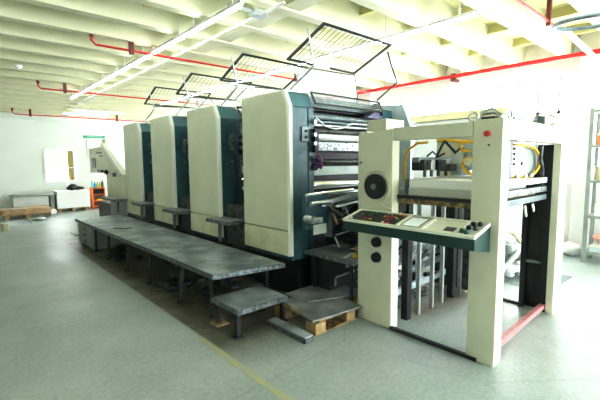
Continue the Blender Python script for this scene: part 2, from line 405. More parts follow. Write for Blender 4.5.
# hanging looped lamp at the upper right
t = thing('pendant_lamp_ring', (5.1, 1.2, 3.0), 'grey oval ring lamp hanging at upper right under the ceiling', 'lamp')
pts = []
for i in range(25):
    a = 2 * PI * i / 24; pts.append((5.02 + .36 * math.cos(a) * .6 + .0, 1.10 + .36 * math.cos(a) * -.75 * 0 + .34 * math.sin(a), 3.0 + .02 * math.sin(a)))
MB().tube(pts, .022, 8).build('ring', M['greysteel'], t)
MB().cyl((5.236, 1.10, 3.0), (5.236, 1.10, CZ), .008, 6).cyl((4.80, 1.10, 3.0), (4.80, 1.10, CZ), .008, 6).build('suspension_wire', M['silver'], t)
t = thing('ceiling_conduit', (5.8, 1.43, 3.1), 'pale slanting conduit under ceiling beside the red pipe at upper right', 'conduit')
MB().bar((5.35, 1.46, 3.10), (6.98, 1.46, 3.02), .06, .03).build('conduit_bar', M['frame_white'], t)

# ------------------------------------------------------------------ printing unit (built at its near edge y = 0 -> Y shift)
def wire_panel(P0, U, V, nu, nv, rw=.0035):
    """mesh of wires: P0 corner, U and V edge vectors"""
    P0 = Vector(P0); U = Vector(U); V = Vector(V); m_ = MB()
    for i in range(1, nu): m_.cyl(P0 + U * (i / nu), P0 + U * (i / nu) + V, rw, 4)
    for j in range(1, nv): m_.cyl(P0 + V * (j / nv), P0 + V * (j / nv) + U, rw, 4)
    return m_
def frame_panel(P0, U, V, t=.03):
    P0 = Vector(P0); U = Vector(U); V = Vector(V); n = U.cross(V).normalized(); m_ = MB()
    m_.bar(P0 - U.normalized() * t / 2, P0 + U + U.normalized() * t / 2, t, t * .5, n); m_.bar(P0 + V - U.normalized() * t / 2, P0 + U + V + U.normalized() * t / 2, t, t * .5, n)
    m_.bar(P0, P0 + V, t * 1.3, t * .6, n); m_.bar(P0 + U, P0 + U + V, t * 1.3, t * .6, n)
    return m_

def printing_unit(y0, label, detail=False):
    L = .92
    u = thing('printing_unit', (3.6, y0, 0), label, 'printing press', 'printing units of the press')
    # beige front cover: near side leans inward above z 2.21
    Z0, ZS, ZK, ZT = .51, .80, 2.21, 2.385
    yk = .085
    MB().prism([(y0 + .03, ZS + .006), (y0 + L, ZS + .006), (y0 + L, ZT), (y0 + yk + .03, ZT), (y0 + .03, ZK)], 'x', 2.80, 2.86).build('side_cover', M['beige'], u, bevel=.006)
    MB().prism([(y0 + .03, Z0), (y0 + L, Z0), (y0 + L, ZS - .006), (y0 + .03, ZS - .006)], 'x', 2.80, 2.86).build('lower_cover', M['beige_worn'], u, bevel=.006)
    e = MB()
    for a, b in (((y0, Z0), (y0, ZK)), ((y0, ZK), (y0 + yk, ZT))):
        y_a, z_a = a; y_b, z_b = b
        vs = [(2.80, y_a + .03, z_a), (2.812, y_a, z_a), (2.858, y_a, z_a), (2.858, y_a + .03, z_a), (2.80, y_b + .03, z_b), (2.812, y_b, z_b), (2.858, y_b, z_b), (2.858, y_b + .03, z_b)]
        e.add(vs, [(0, 1, 5, 4), (1, 2, 6, 5), (2, 3, 7, 6), (3, 0, 4, 7), (3, 2, 1, 0), (4, 5, 6, 7)])
    e.build('cover_edge', M['beige_edge'], u, label='pale bevelled edge of the beige cover')
    B(2.83, 3.20, y0 + yk, y0 + L, ZT - .005, ZT + .012).build('top_plate', M['beige_edge'], u)
    # teal side frame, operator side
    MB().prism([(y0 + .01, .45), (y0 + L + .02, .45), (y0 + L + .02, ZK), (y0 + .01, ZK)], 'x', 2.86, 3.20).build('side_frame', M['teal'], u, bevel=.006)
    MB().prism([(y0 + .01, ZK + .002), (y0 + L, ZK + .002), (y0 + L, ZT - .01), (y0 + yk + .01, ZT - .01)], 'x', 2.86, 3.19).build('upper_side_frame', M['teal_haze'], u, bevel=.006)
    B(3.10, 3.104, y0 + .002, y0 + .01, .5, 2.2).build('panel_seam', M['dark'], u)
    # drive-side frame and cover
    B(4.42, 4.75, y0 + .02, y0 + L, 0, 2.3).build('drive_side_frame', M['teal'], u, bevel=.006)
    MB().prism([(y0 - .30, .4), (y0 + .45, .4), (y0 + .45, 2.42), (y0 - .16, 2.37), (y0 - .30, 2.03)], 'x', 4.752, 4.84).build('drive_side_cover', M['bluewhite'], u, bevel=.01)
    # base
    B(2.95, 4.42, y0 + .05, y0 + L, 0, .45).build('machine_base', M['dark'], u)
    # rollers and bars seen between the side frames
    XA, XB = 3.18, 4.42
    def roll(dy, z, r, m_, name='roller', n=20):
        return MB().cyl((XA, y0 + dy, z), (XB, y0 + dy, z), r, n).build(name, m_, u)
    B(XA, XB, y0 + .25, y0 + L, .45, 2.28).build('inner_housing', M['dark'], u)
    roll(.10, 2.13, .035, M['greysteel'], 'cross_tube')
    roll(.16, 2.22, .02, M['dark'], 'cross_tube')
    roll(.10, 2.03, .022, M['steel'], 'cross_tube')
    roll(.15, 1.965, .045, M['dirtysteel'])
    B(XA, XB, y0 + .10, y0 + .30, 2.065, 2.085).build('ink_duct_lip', M['teal_haze'], u)
    roll(.10, 1.885, .045, M['whiteroll'])
    B(XA, XB, y0 + .08, y0 + .13, 1.72, 1.83).build('ink_fountain_plate', M['mottled'], u, bevel=.004)
    B(XA, XB, y0 + .14, y0 + .2, 1.62, 1.70).build('roller_guard', M['dark'], u)
    roll(.15, 1.585, .035, M['dirtysteel'])
    B(XA, XB, y0 + .10, y0 + .14, 1.42, 1.53).build('blanket_guard', M['bluewhite'], u, bevel=.004)
    B(XA, XB, y0 + .12, y0 + .2, 1.35, 1.42).build('roller_guard', M['dark'], u)
    roll(.12, 1.30, .062, M['chrome'], 'impression_cylinder', 28)
    roll(.06, 1.19, .022, M['steel'], 'cross_tube')
    # side fittings on the inner edge of the teal frame
    for z in (2.05, 1.90, 1.80):
        MB().cyl((3.16, y0 - .0, z), (3.16, y0 - .06, z), .022, 10).build('clamp_knob', M['steel'], u)
    MB().box(3.16, 3.22, y0 - .05, y0 + .05, 1.70, 1.97).build('hinge_block', M['dark'], u, bevel=.004)
    c = MB().box(2.99, 3.09, y0 - .012, y0 + .01, 1.82, 1.99).build('switch_box', M['greysteel'], u, bevel=.003)
    for z in (1.87, 1.94):
        MB().cyl((3.05, y0 - .03, z), (3.05, y0 - .012, z), .016, 10).build('push_button', M['black'], c)
    # front mesh hood lying at the top of the roller opening
    P0 = (3.05, y0 - .10, 2.36); U = (1.36, 0, 0); V = (.06, .13, -.14)
    P0 = (3.14, y0 + .0, 2.385)
    V = (.03, -.05, -.13)
    frame_panel(P0, (1.28, 0, 0), V, .020).build('hood_frame', M['meshframe'], u)
    wire_panel(P0, (1.28, 0, 0), V, 30, 5, .0035).build('hood_mesh', M['steel'], u)
    B(3.2, 4.40, y0 + .12, y0 + .2, 2.24, 2.36).build('hood_back', M['greysteel'], u)
    MB().prism([(y0 - .06, 2.20), (y0 + .2, 2.20), (y0 + .2, 2.37), (y0 + .0, 2.38)], 'x', 4.43, 4.45).build('hood_end', M['navy'], u)
    MB().prism([(4.12, 2.16), (4.43, 2.16), (4.43, 2.30)], 'y', y0 - .03, y0 + .1).build('hood_gusset', M['navy'], u)
    # raised mesh guard above the unit
    P0 = Vector((3.06, y0 + .30, 2.80)); U = Vector((1.19, 0, 0)); V = Vector((0, -.60, .25))
    g = frame_panel(P0, U, V, .028).build('guard_frame', M['meshframe'], u)
    wire_panel(P0, U, V, 16, 3, .0032).build('guard_mesh', M['mesh'], g)
    s_ = MB().cyl((2.99, y0 - .12, 3.04), (3.10, y0 - .10, 2.66), .011, 8).cyl((3.10, y0 - .10, 2.66), (2.98, y0 + .25, 2.38), .015, 8)
    s_.build('guard_arm', M['silver'], u)
    MB().tube([(4.26, y0 - .25, 2.98), (4.30, y0 - .25, 2.90), (4.40, y0 - .2, 2.86), (4.55, y0 - .2, 2.64), (4.44, y0 + .05, 2.42)], .011, 8).build('guard_arm', M['meshframe'], u)
    MB().bar((3.10, y0 - .10, 2.66), (3.45, y0 - .0, 2.70), .012, .03).build('guard_strut', M['silver'], u)
    # clear screen behind the guard
    vs = [(3.30, y0 + .50, 2.80), (4.50, y0 + .50, 2.84), (4.66, y0 + .56, 2.42), (3.55, y0 + .56, 2.42)]
    MB().add(vs + [(a, b + .008, c_) for a, b, c_ in vs], [(0, 1, 2, 3), (7, 6, 5, 4), (0, 4, 5, 1), (1, 5, 6, 2), (2, 6, 7, 3), (3, 7, 4, 0)]).build('clear_screen', M['clear'], u)
    MB().tube([vs[0], vs[1], vs[2]], .009, 6).build('screen_edge', M['meshframe'], u)
    return u

ulabs = ['nearest beige-and-teal printing unit, its open rollers facing the feeder', 'beige-and-teal printing unit second from the feeder',
         'beige-and-teal printing unit third from the feeder', 'farthest beige-and-teal printing unit, beside the delivery end']
YU = [3.33, 4.88, 6.40, 7.93]
proto = printing_unit(YU[0], ulabs[0])
units = [proto]
for k in (1, 2, 3):
    c = copy_tree(proto); c.location = (3.6, YU[k], 0); c['label'] = ulabs[k]; units.append(c)
# things only the nearest unit shows
u = proto; y0 = YU[0]
MB().tube([(3.2, y0 - .02, 2.10), (3.3, y0 - .08, 2.00), (3.45, y0 - .1, 1.97), (3.6, y0 - .09, 2.0), (3.8, y0 - .06, 2.06), (4.3, y0 - .02, 2.07)], .012, 8).build('air_hose', M['steel'], u)
m_ = MB()
for i in range(7): m_.blob((3.22 + random.uniform(-.03, .03), y0 - .04 + random.uniform(-.02, .02), 1.63 - .018 * i), .035, 8, 6, .25)
tag(m_.build('cleaning_rag', M['rag']), 'crumpled purple rag hanging at the roller edge of the nearest unit', 'rag')

# dark linking bodies between neighbouring units, each with its tread step
links = ['between the nearest and the second printing unit', 'between the second and the third printing unit', 'between the third and the farthest printing unit']
for k in range(3):
    y1 = YU[k] + .92 + .03; y2 = (YU[k + 1] if k < 3 else YU[k] + 1.52) - .03
    lab = links[k] if k < 3 else 'between farthest printing unit and delivery'
    t = thing('transfer_section', (3.6, (y1 + y2) / 2, 0), 'low dark transfer section %s' % lab, 'machine section', 'transfer sections')
    B(2.98, 4.4, y1, y2, 0, 1.02).build('casing', M['dark'], t, bevel=.006)
    B(2.90, 2.98, y1, y2, .42, 1.0).build('ribbed_panel', M['dirtysteel'], t)
    MB().cyl((3.2, (y1 + y2) / 2, 1.5), (4.4, (y1 + y2) / 2, 1.5), .06, 16).build('transfer_roller', M['steel'], t)
    MB().tube([(3.05, y2 - .05, 1.9), (3.0, y2 - .1, 1.75), (3.06, y2 - .12, 1.6), (3.02, y2 - .1, 1.3)], .02, 8).build('cable_loom', M['black'], t)
    for z in (1.95, 1.78, 1.6): MB().cyl((2.98, y2 - .02, z), (2.98, y2 - .08, z), .022, 10).build('clamp_knob', M['steel'], t)
# foot steps: px-measured at the far-left corner of every unit's near edge
slabs = ['small tread step plate beside the second unit from the feeder', 'small tread step plate beside the third unit from the feeder',
         'small tread step plate beside the farthest unit', 'small tread step plate at the delivery end of the press']
for k in range(4):
    ya = (YU[k + 1] if k < 3 else YU[3] + 1.50) - .50
    t = thing('step_plate', (2.80, ya + .25, .80), slabs[k], 'step', 'small side steps')
    if k < 3: q_ = [(2.62, ya), (2.89, ya), (2.89, ya + .48), (2.785, ya + .48), (2.785, ya + .56), (2.62, ya + .56)]
    else: q_ = [(2.52, ya - .1), (2.81, ya - .1), (2.81, ya + .06), (2.80, ya + .06), (2.80, ya + .9), (2.52, ya + .9)]
    MB().prism(q_, 'z', .785, .815).build('tread', M['treadlight'], t, bevel=.004)
    xa = q_[0][0]; y_a = q_[0][1]; y_b = q_[-1][1]
    MB().box(xa - .006, xa + .004, y_a, y_b, .765, .812).box(xa, q_[1][0], y_a - .006, y_a + .004, .765, .812).build('tread_rim', M['treadside'], t)
    B(2.745, 2.78, ya + .42, ya + .46, .47, .785).build('bracket', M['greysteel'], t)

# ------------------------------------------------------------------ delivery end (far left)
t = thing('delivery_unit', (3.2, 10.2, 0), 'beige-grey delivery end with slanted white edge beyond the farthest unit', 'printing press')
MB().prism([(8.98, .78), (10.35, .78), (10.35, 1.34), (10.2, 1.34), (8.98, 1.34)], 'x', 2.82, 3.9).build('lower_housing', M['beige_worn'], t, bevel=.01)
MB().prism([(9.02, 1.36), (11.75, 1.33), (11.75, 1.97), (10.45, 2.0)], 'x', 2.80, 2.90).build('control_panel', M['beige_worn'], t, bevel=.008)
MB().prism([(8.94, 1.33), (9.08, 1.33), (10.52, 2.03), (10.40, 2.09)], 'x', 2.76, 2.86).build('slanted_edge', M['beige_edge'], t, bevel=.008)
B(2.84, 2.95, 10.35, 10.65, 2.02, 2.18).build('top_cap', M['beige_edge'], t, bevel=.01)
B(2.79, 2.80, 11.15, 11.5, 1.46, 1.72).build('display_window', M['black'], t)
MB().box(2.795, 2.80, 10.55, 11.05, 1.83, 1.86).box(2.795, 2.80, 10.5, 10.8, 1.755, 1.78).build('lettering_strip', M['dark'], t)
MB().box(2.76, 2.80, 10.5, 10.9, 1.355, 1.42).build('lever_block', M['black'], t)
MB().cyl((2.74, 10.15, 1.34), (2.80, 10.15, 1.40), .05, 10).build('knob', M['black'], t)
MB().cyl((2.74, 9.55, 1.32), (2.80, 9.55, 1.32), .05, 10).build('knob', M['greysteel'], t)
MB().prism([(9.1, 1.42), (10.2, 1.98), (9.1, 2.0)], 'x', 3.4, 3.42).build('teal_guard', M['teal_haze'], t)
B(2.86, 3.9, 9.0, 10.3, 0, .76).build('base', M['cabgrey'], t)
B(2.95, 3.9, 10.3, 11.7, 0, .55).build('pile_lift', M['dark'], t)

# ------------------------------------------------------------------ long tread platform with drawers
t = thing('work_platform', (2.25, 6.1, 0), 'long low tread-plate platform on thin legs running along the press', 'platform')
MB().prism([(1.865, 3.41), (2.67, 3.28), (2.66, 8.86), (1.79, 8.86)], 'z', .455, .475).build('deck', M['tread'], t)
MB().prism([(1.853, 3.40), (1.866, 3.40), (1.79, 8.86), (1.777, 8.86)], 'z', .425, .476).prism([(1.853, 3.398), (2.675, 3.265), (2.675, 3.28), (1.853, 3.41)], 'z', .425, .476).build('deck_edge', M['treadside'], t)
for y in (3.50, 4.135, 5.07, 5.94, 6.84, 7.61):
    lx = 1.875 - (y - 3.4) * .012; bx_ = 1.815 if y > 4 else lx; f = MB().bar((bx_ + .015, y, 0), (lx + .015, y, .455), .032, .032).build('leg', M['dark'], t)
    MB().cyl((bx_ + .015, y, 0), (bx_ + .015, y, .035), .03, 10).build('foot_pad', M['dark'], f)
for y in (3.55, 5.07, 6.84, 8.3): B(2.6, 2.64, y - .02, y + .02, 0, .455).build('leg', M['dark'], t)
B(2.3, 2.33, 3.45, 8.8, .41, .45).build('under_rail', M['dirtysteel'], t)
c = thing('drawer_cabinet', (1.98, 8.2, 0), 'small grey-green three-drawer cabinet under the far end of the platform', 'cabinet')
B(1.815, 2.25, 7.66, 8.78, .02, .42).build('carcass', M['cabgrey'], c, bevel=.004)
for z in (.04, .165, .29):
    d = B(1.798, 1.814, 7.68, 8.76, z, z + .115).build('drawer', M['cabgrey'], c, bevel=.003)
    MB().bar((1.788, 8.12, z + .07), (1.788, 8.26, z + .07), .018, .026).build('handle', M['black'], d)
t = tag(B(1.67, 1.785, 8.35, 8.76, .20, .22).build('ledge_plank', M['cabgrey']), 'small grey ledge sticking out beside the drawer cabinet', 'ledge')
t['category'] = 'ledge'
t = thing('floor_tool', (2.0, 6.9, .475), 'dark flat tool lying on the far end of the platform deck', 'tool')
MB().bar((1.99, 7.05, .480), (2.12, 6.85, .480), .025, .01).bar((2.12, 6.85, .481), (2.22, 6.87, .481), .02, .01).build('blade', M['dark'], t)

# clutter under the platform: countable cans and rags
for i in range(24):
    x = random.uniform(1.95, 2.7); y = random.uniform(3.5, 7.5); s = random.uniform(.05, .10)
    if i % 3 == 0:
        a = thing('oil_can', (x, y, 0), 'small dirty can on the dark floor under the platform', 'can', 'dirty cans under the platform')
        MB().cyl((x, y, 0), (x, y, s * 1.6), s * .8, 12).build('can_body', M['dirtysteel'], a)
        MB().cyl((x, y, s * 1.6), (x, y, s * 1.75), s * .6, 12).build('lid', M['greysteel'], a)
    else:
        m_ = MB(); m_.blob((x, y, s * .55), s, 9, 6, .22, 1.2, 1.0, .55)
        tag(m_.build('oily_rag', M['dirtysteel'] if i % 2 else M['dark']), 'crumpled oily rag on the dark floor under the platform', 'rag', 'oily rags under the platform')

# ------------------------------------------------------------------ step stool, channel plank, plated pallet
t = thing('step_stool', (2.1, 3.15, 0), 'low tread-plate step stool at the near end of the platform', 'step stool')
B(1.83, 2.40, 2.91, 3.375, .245, .262).build('tread', M['tread'], t)
MB().box(1.818, 1.83, 2.90, 3.38, .215, .262).box(1.818, 2.40, 2.897, 2.91, .215, .262).build('tread_rim', M['treadside'], t)
for x, y in ((1.84, 2.94), (2.37, 2.95), (1.86, 3.32), (2.37, 3.32)):
    B(x - .018, x + .018, y - .018, y + .018, .012, .245).build('leg', M['dark'], t)
for x, y in ((1.87, 3.32),):
    tag(B(x - .07, x + .07, y - .07, y + .07, 0, .012).build('wood_shim', M['wood']), 'flat square of wood under the rear leg of the step stool', 'wood shim')
tag(B(1.80, 1.88, 2.90, 2.98, 0, .012).build('rubber_pad', M['dark']), 'small dark pad under the near front leg of the step stool', 'pad')
tag(B(2.33, 2.41, 2.91, 2.99, 0, .012).build('rubber_pad', M['dark']), 'small dark pad under the near right leg of the step stool', 'pad')
tag(B(2.33, 2.41, 3.28, 3.36, 0, .012).build('rubber_pad', M['dark']), 'small dark pad under the rear right leg of the step stool', 'pad')
t = thing('channel_plank', (2.22, 2.68, 0), 'dark steel channel lying on the floor beside the plated pallet', 'steel channel')
B(2.19, 2.29, 2.42, 2.96, .045, .06).build('top_web', M['tread'], t)
MB().box(2.19, 2.20, 2.42, 2.96, 0, .045).box(2.28, 2.29, 2.42, 2.96, 0, .045).box(2.19, 2.29, 2.42, 2.428, .0, .045).build('flange', M['treadside'], t)

t = thing('pallet', (2.8, 2.9, 0), 'wooden pallet covered with worn steel plates at the foot of the press', 'pallet')
bx = [2.36, 2.60, 2.84]; 
for x0 in (2.38, 2.80):
    for ya in (2.47, 2.95): B(x0, x0 + .13, ya, ya + .14, .012, .105).build('block', M['wood'], t, bevel=.004)
B(2.36, 2.97, 2.47, 2.62, 0, .012).build('bottom_board', M['darkwood'], t)
B(2.40, 3.2, 2.95, 3.10, 0, .012).build('bottom_board', M['darkwood'], t)
B(2.42, 3.2, 2.48, 3.12, .105, .126).build('top_board', M['darkwood'], t)
tp = MB(); q = [(2.33, 2.50), (2.95, 2.44), (3.28, 2.95), (2.52, 3.13)]
tp.prism([(2.36, 2.49), (2.98, 2.42), (3.06, 3.02), (2.50, 3.10)], 'z', .127, .142)
tag(tp.build('steel_plate', M['treadlight']), 'worn flat steel plate lying on the front of the pallet', 'steel plate')
tag(MB().prism([(2.66, 2.86), (3.28, 2.62), (3.42, 3.24), (2.62, 3.22)], 'z', .143, .152).build('steel_plate', M['treadlight']), 'darker steel plate overlapping the rear of the pallet', 'steel plate')

# ------------------------------------------------------------------ walkway and side plate between unit and feeder
t = thing('walkway', (3.3, 2.85, 0), 'blue-grey tread walkway at knee height between feeder and nearest unit', 'walkway')
MB().prism([(2.98, 3.26), (2.98, 2.51), (4.3, 2.51), (4.3, 3.26)], 'z', .545, .57).build('deck', M['tread'], t)
B(2.968, 2.98, 2.51, 3.27, .53, .575).build('deck_edge', M['treadside'], t)
for x, y in ((3.02, 2.6), (3.02, 3.15), (4.2, 2.6), (4.2, 3.15)): B(x - .014, x + .014, y - .014, y + .014, 0, .545).build('leg', M['dark'], t)
B(3.05, 4.2, 2.95, 3.25, .02, .5).build('sump_box', M['dark'], t)
for i in range(14):
    a = (random.uniform(3.05, 3.8), random.uniform(2.65, 2.9), random.uniform(.18, .5)); b = (a[0] + random.uniform(-.1, .4), a[1] + random.uniform(-.1, .1), a[2] + random.uniform(-.1, .1))
    MB().cyl(a, b, random.uniform(.008, .02), 8).build('pipe', random.choice([M['steel'], M['dirtysteel'], M['greysteel']]), t)

t = thing('infeed_section', (3.7, 2.9, .5), 'dark greasy infeed section with slanted bright board and gears beside unit', 'machine section')
MB().prism([(2.62, .60), (3.30, .60), (3.30, 1.15), (2.92, 1.15), (2.62, .95)], 'x', 3.35, 3.42).build('side_plate', M['dark'], t)
B(2.80, 3.14, 3.05, 3.12, .85, 1.23).build('gear_cover', M['teal'], t, bevel=.01)
B(3.14, 3.18, 3.02, 3.12, .74, 1.14).build('gear_cover_flange', M['greysteel'], t, bevel=.004)
B(2.90, 3.10, 3.04, 3.05, .79, .90).build('nameplate', M['label'], t)
k_ = MB().cyl((2.80, 3.05, .98), (2.80, 2.93, .98), .045, 14).build('hand_wheel', M['steel'], t); MB().cyl((2.80, 2.93, .98), (2.80, 2.87, .98), .025, 10).cyl((2.86, 2.95, .97), (2.90, 2.90, .97), .035, 10).build('hub', M['silver'], k_)
MB().cyl((2.80, 3.05, 1.235), (3.5, 3.0, 1.26), .02, 10).build('tie_rod', M['chrome'], t)
MB().cyl((2.80, 2.98, 1.14), (3.10, 2.98, 1.15), .028, 10).build('tie_rod', M['steel'], t)
MB().bar((3.0, 3.02, 1.12), (3.95, 2.85, 1.30), .03, .05).build('slanted_rail', M['steel'], t)
MB().bar((3.1, 2.9, 1.10), (4.3, 2.6, 1.30), .06, .02).build('slanted_rail', M['bluewhite'], t)
MB().add([(3.2, 3.2, 1.05), (4.35, 3.2, 1.05), (4.35, 2.5, 1.28), (3.2, 2.5, 1.28), (3.2, 3.2, 1.03), (4.35, 3.2, 1.03), (4.35, 2.5, 1.26), (3.2, 2.5, 1.26)], [(0, 1, 2, 3), (7, 6, 5, 4), (0, 4, 5, 1), (1, 5, 6, 2), (2, 6, 7, 3), (3, 7, 4, 0)]).build('feed_board', M['greysteel'], t)
for i in range(9):
    x = 3.3 + .1 * i; y = 2.95 - .03 * i; z = random.uniform(.95, 1.08)
    MB().cyl((x, y, z), (x + .02, y + .06, z), random.uniform(.03, .055), 12).build('gear', random.choice([M['steel'], M['dirtysteel'], M['greysteel']]), t)
for i in range(46):
    a = (random.uniform(2.98, 3.5), random.uniform(2.62, 3.0), random.uniform(.60, 1.02)); b = (a[0] + random.uniform(-.15, .6), a[1] + random.uniform(-.1, .1), a[2] + random.uniform(-.12, .2))
    MB().cyl(a, b, random.uniform(.008, .022), 8).build('linkage', random.choice([M['steel'], M['dirtysteel'], M['dark'], M['darkwood']]), t)
for i in range(4):
    a = Vector((3.15 + .1 * i, 2.7 + .1 * i, .62)); MB().tube([a, a + Vector((.05, .1, .12)), a + Vector((.2, .12, .10)), a + Vector((.35, .0, .2)), a + Vector((.5, .05, .05))], .012, 6).build('cable', M['black'], t)
# small loose things on the walkway
for i in range(5):
    x = 3.02 + .11 * i; y = 2.62 + random.uniform(-.04, .2)
    o = MB().bar((x, y, .578), (x + random.uniform(.08, .25), y + random.uniform(-.1, .1), .578), .03, .012).build('loose_strip', [M['c_white'], M['darkwood'], M['label'], M['steel'], M['c_white']][i])
    tag(o, ['thin white strip', 'brown wooden strip', 'cream card strip', 'bright steel strip', 'second thin white strip near the feeder post'][i] + ' lying loose on the walkway plate', 'loose strip')
tag(MB().blob((3.12, 2.62, .60), .035, 8, 6, .2, 1.5, 1, .8).build('yellow_rag', M['c_yellow']), 'small yellow rag lying on the walkway plate', 'rag')
tag(MB().blob((3.30, 2.72, .62), .06, 8, 6, .25, 1.6, 1, .8).build('dirty_rag', M['dirtysteel']), 'bunched dark rag heaped on the walkway plate', 'rag')

# ------------------------------------------------------------------ feeder
F = thing('sheet_feeder', (3.8, 1.8, 0), 'pale beige gantry-shaped sheet feeder at the near end of the press', 'printing press')
# front post with notched top
MB().prism([(2.10, 0), (2.50, 0), (2.505, 1.84), (2.485, 1.875), (2.465, 1.88), (2.445, 1.855), (2.425, 1.875), (2.40, 1.88), (2.385, 1.86), (2.10, 1.885)], 'x', 3.0, 3.11).build('front_post', M['feeder'], F, bevel=.006, label='pale post carrying the black hub')
B(3.003, 3.11, 2.096, 2.101, 0, 1.0).build('post_lit_edge', M['beige_edge'], F)  # pale strip painting the bright light on the post's near face
B(3.15, 3.45, 2.28, 2.52, 1.82, 2.0).build('top_block', M['feeder'], F, bevel=.01)
B(3.0, 3.135, 1.15, 1.37, 0, 1.90).build('near_post', M['feeder'], F, bevel=.006)
B(3.0, 3.11, 1.374, 2.096, 1.775, 1.89).build('front_beam', M['feeder'], F, bevel=.005)
B(3.139, 4.50, 1.15, 1.27, 1.745, 1.90).build('side_beam', M['feeder'], F, bevel=.006)
B(4.504, 4.74, 1.17, 1.24, 0, 1.90).build('rear_post', M['feeder'], F, bevel=.006)
ch = MB().box(4.52, 4.70, 1.245, 1.30, 0, 1.74).box(4.60, 4.70, 1.30, 1.46, 0, 1.74).box(4.52, 4.70, 1.46, 1.50, 0, 1.74).build('chain_channel', M['dark'], F)
B(4.53, 4.60, 1.31, 1.45, .50, .53).build('channel_bridge', M['greysteel'], ch)
B(4.50, 4.62, 2.08, 2.5, 0, 1.9).build('drive_post', M['feeder'], F, bevel=.005)
B(4.47, 4.495, 2.0, 2.5, .05, 1.2).build('dark_panel', M['dirtysteel'], F)
B(4.50, 4.62, 1.504, 2.08, 1.775, 1.9).build('drive_beam', M['feeder'], F, bevel=.005)
B(2.985, 3.02, 1.28, 2.10, 0, .028).build('floor_rail', M['dark'], F)
B(4.56, 4.60, 1.5, 2.08, 0, .025).build('floor_rail', M['dark'], F)
MB().bar((3.14, 1.24, .06), (4.52, 1.27, .06), .045, .05).build('cross_bar', M['pink'], F, label='faded red floor bar')
# hub, recess and knobs
r_ = MB()
ring = [(2.278 + .15 * math.cos(a), 1.352 + .15 * math.sin(a)) for a in [2 * PI * i / 28 for i in range(22)]]
r_.tube([(3.0, y, z) for y, z in ring], .010, 6)
r_.tube([(3.0, 2.28, 1.502), (3.0, 2.20, 1.50), (3.0, 2.12, 1.495)], .008, 6); r_.tube([(3.0, 2.25, 1.205), (3.0, 2.18, 1.16), (3.0, 2.11, 1.15)], .008, 6)
r_.build('recess_ring', M['beige_worn'], F)
h = MB().cyl((3.0, 2.278, 1.352), (2.965, 2.278, 1.352), .118, 32).build('hub_disc', M['black'], F, bevel=.004)
MB().cyl((2.966, 2.278, 1.352), (2.955, 2.278, 1.352), .075, 24).build('hub_ring', M['dark'], h); MB().cyl((2.956, 2.278, 1.352), (2.948, 2.278, 1.352), .03, 16).build('hub_cap', M['greysteel'], h)
for z in (.817, .668):
    k_ = MB().cyl((3.0, 2.263, z), (2.965, 2.263, z), .052, 20, .046).build('round_knob', M['black'], F)
    MB().bar((2.962, 2.263 - .035, z), (2.962, 2.263 + .035, z), .012, .016).build('grip', M['dark'], k_)
b_ = MB().cyl((3.0, 1.258, 1.79), (2.975, 1.258, 1.79), .022, 16).build('stop_button', M['c_red'], F, label='red round button')
MB().cyl((3.0, 1.247, 1.706), (2.99, 1.247, 1.706), .007, 8).build('screw', M['dark'], F)
MB().cyl((3.0, 2.465, 1.58), (2.985, 2.465, 1.58), .012, 8).build('screw', M['greysteel'], F)

# control console, on its own tree
# front x 2.72, back 2.98
def yz(y): return y
xf, xb, zf, zb = 2.72, 2.985, 1.050, 1.120
body = [(xf, .950), (xf, zf - .018), (xb, zb - .018), (xb, .900)]
C_ = MB().prism(body, 'y', 1.205, 2.455).build('console_body', M['console_green'], F, bevel=.006, label='dark green control console')
def slab(y_a, y_b, u0, u1, h0, h1):
    # sloped slab in console plane, u = 0 front .. 1 back, h height above the plane
    n = Vector((-(zb - zf), 0, xb - xf)).normalized()
    def P(u_, y, h): return Vector((xf + (xb - xf) * u_, y, zf + (zb - zf) * u_)) + n * h
    vs = [P(u0, y_a, h0), P(u1, y_a, h0), P(u1, y_b, h0), P(u0, y_b, h0), P(u0, y_a, h1), P(u1, y_a, h1), P(u1, y_b, h1), P(u0, y_b, h1)]
    return MB().add(vs, [(0, 1, 2, 3), (7, 6, 5, 4), (0, 4, 5, 1), (1, 5, 6, 2), (2, 6, 7, 3), (3, 7, 4, 0)])
rm = MB()
for a, b, c, d in ((1.205, 2.455, -.02, .07), (1.205, 2.455, .93, 1.0), (1.205, 1.225, .07, .93), (2.42, 2.455, .07, .93), (1.35, 1.375, .07, .93), (1.63, 1.66, .07, .93), (1.86, 1.885, .07, .93)):
    s_ = slab(a, b, c, d, -.017, .006); rm.add(s_.v, s_.f)
rm.build('console_rim', M['beige_edge'], C_)
kp = slab(1.885, 2.42, .07, .93, -.012, -.002).build('keypad', M['dark'], C_)
cols = ['c_green', 'c_dgreen', 'c_red', 'c_orange', 'c_white', 'c_dgreen']
def btn(y, u_, cm, r=.012):
    n = Vector((-(zb - zf), 0, xb - xf)).normalized(); p = Vector((xf + (xb - xf) * u_, y, zf + (zb - zf) * u_)) - n * .002
    MB().cyl(p, p + n * .007, r * .85, 10).build('push_button', M[cm], kp)
for i, y in enumerate([2.39, 2.35, 2.31, 2.27, 2.23, 2.19, 2.15]): btn(y, .86, ['c_green', 'c_green', 'c_dgreen', 'c_green', 'c_lgreen', 'c_green', 'c_green'][i])
for i, y in enumerate([2.39, 2.35, 2.30, 2.25, 2.20]): btn(y, .62, ['c_dgreen', 'c_orange', 'c_dgreen', 'c_green', 'c_dgreen'][i])
for i, y in enumerate([2.09, 2.05, 2.01, 1.97, 1.93, 1.90]): btn(y, .84, ['c_orange', 'c_pinkish', 'c_green', 'c_orange', 'c_orange', 'c_orange'][i])
for i, y in enumerate([2.09, 2.05, 2.01, 1.97]): btn(y, .62, ['c_orange', 'c_red', 'c_red', 'c_orange'][i], .016)
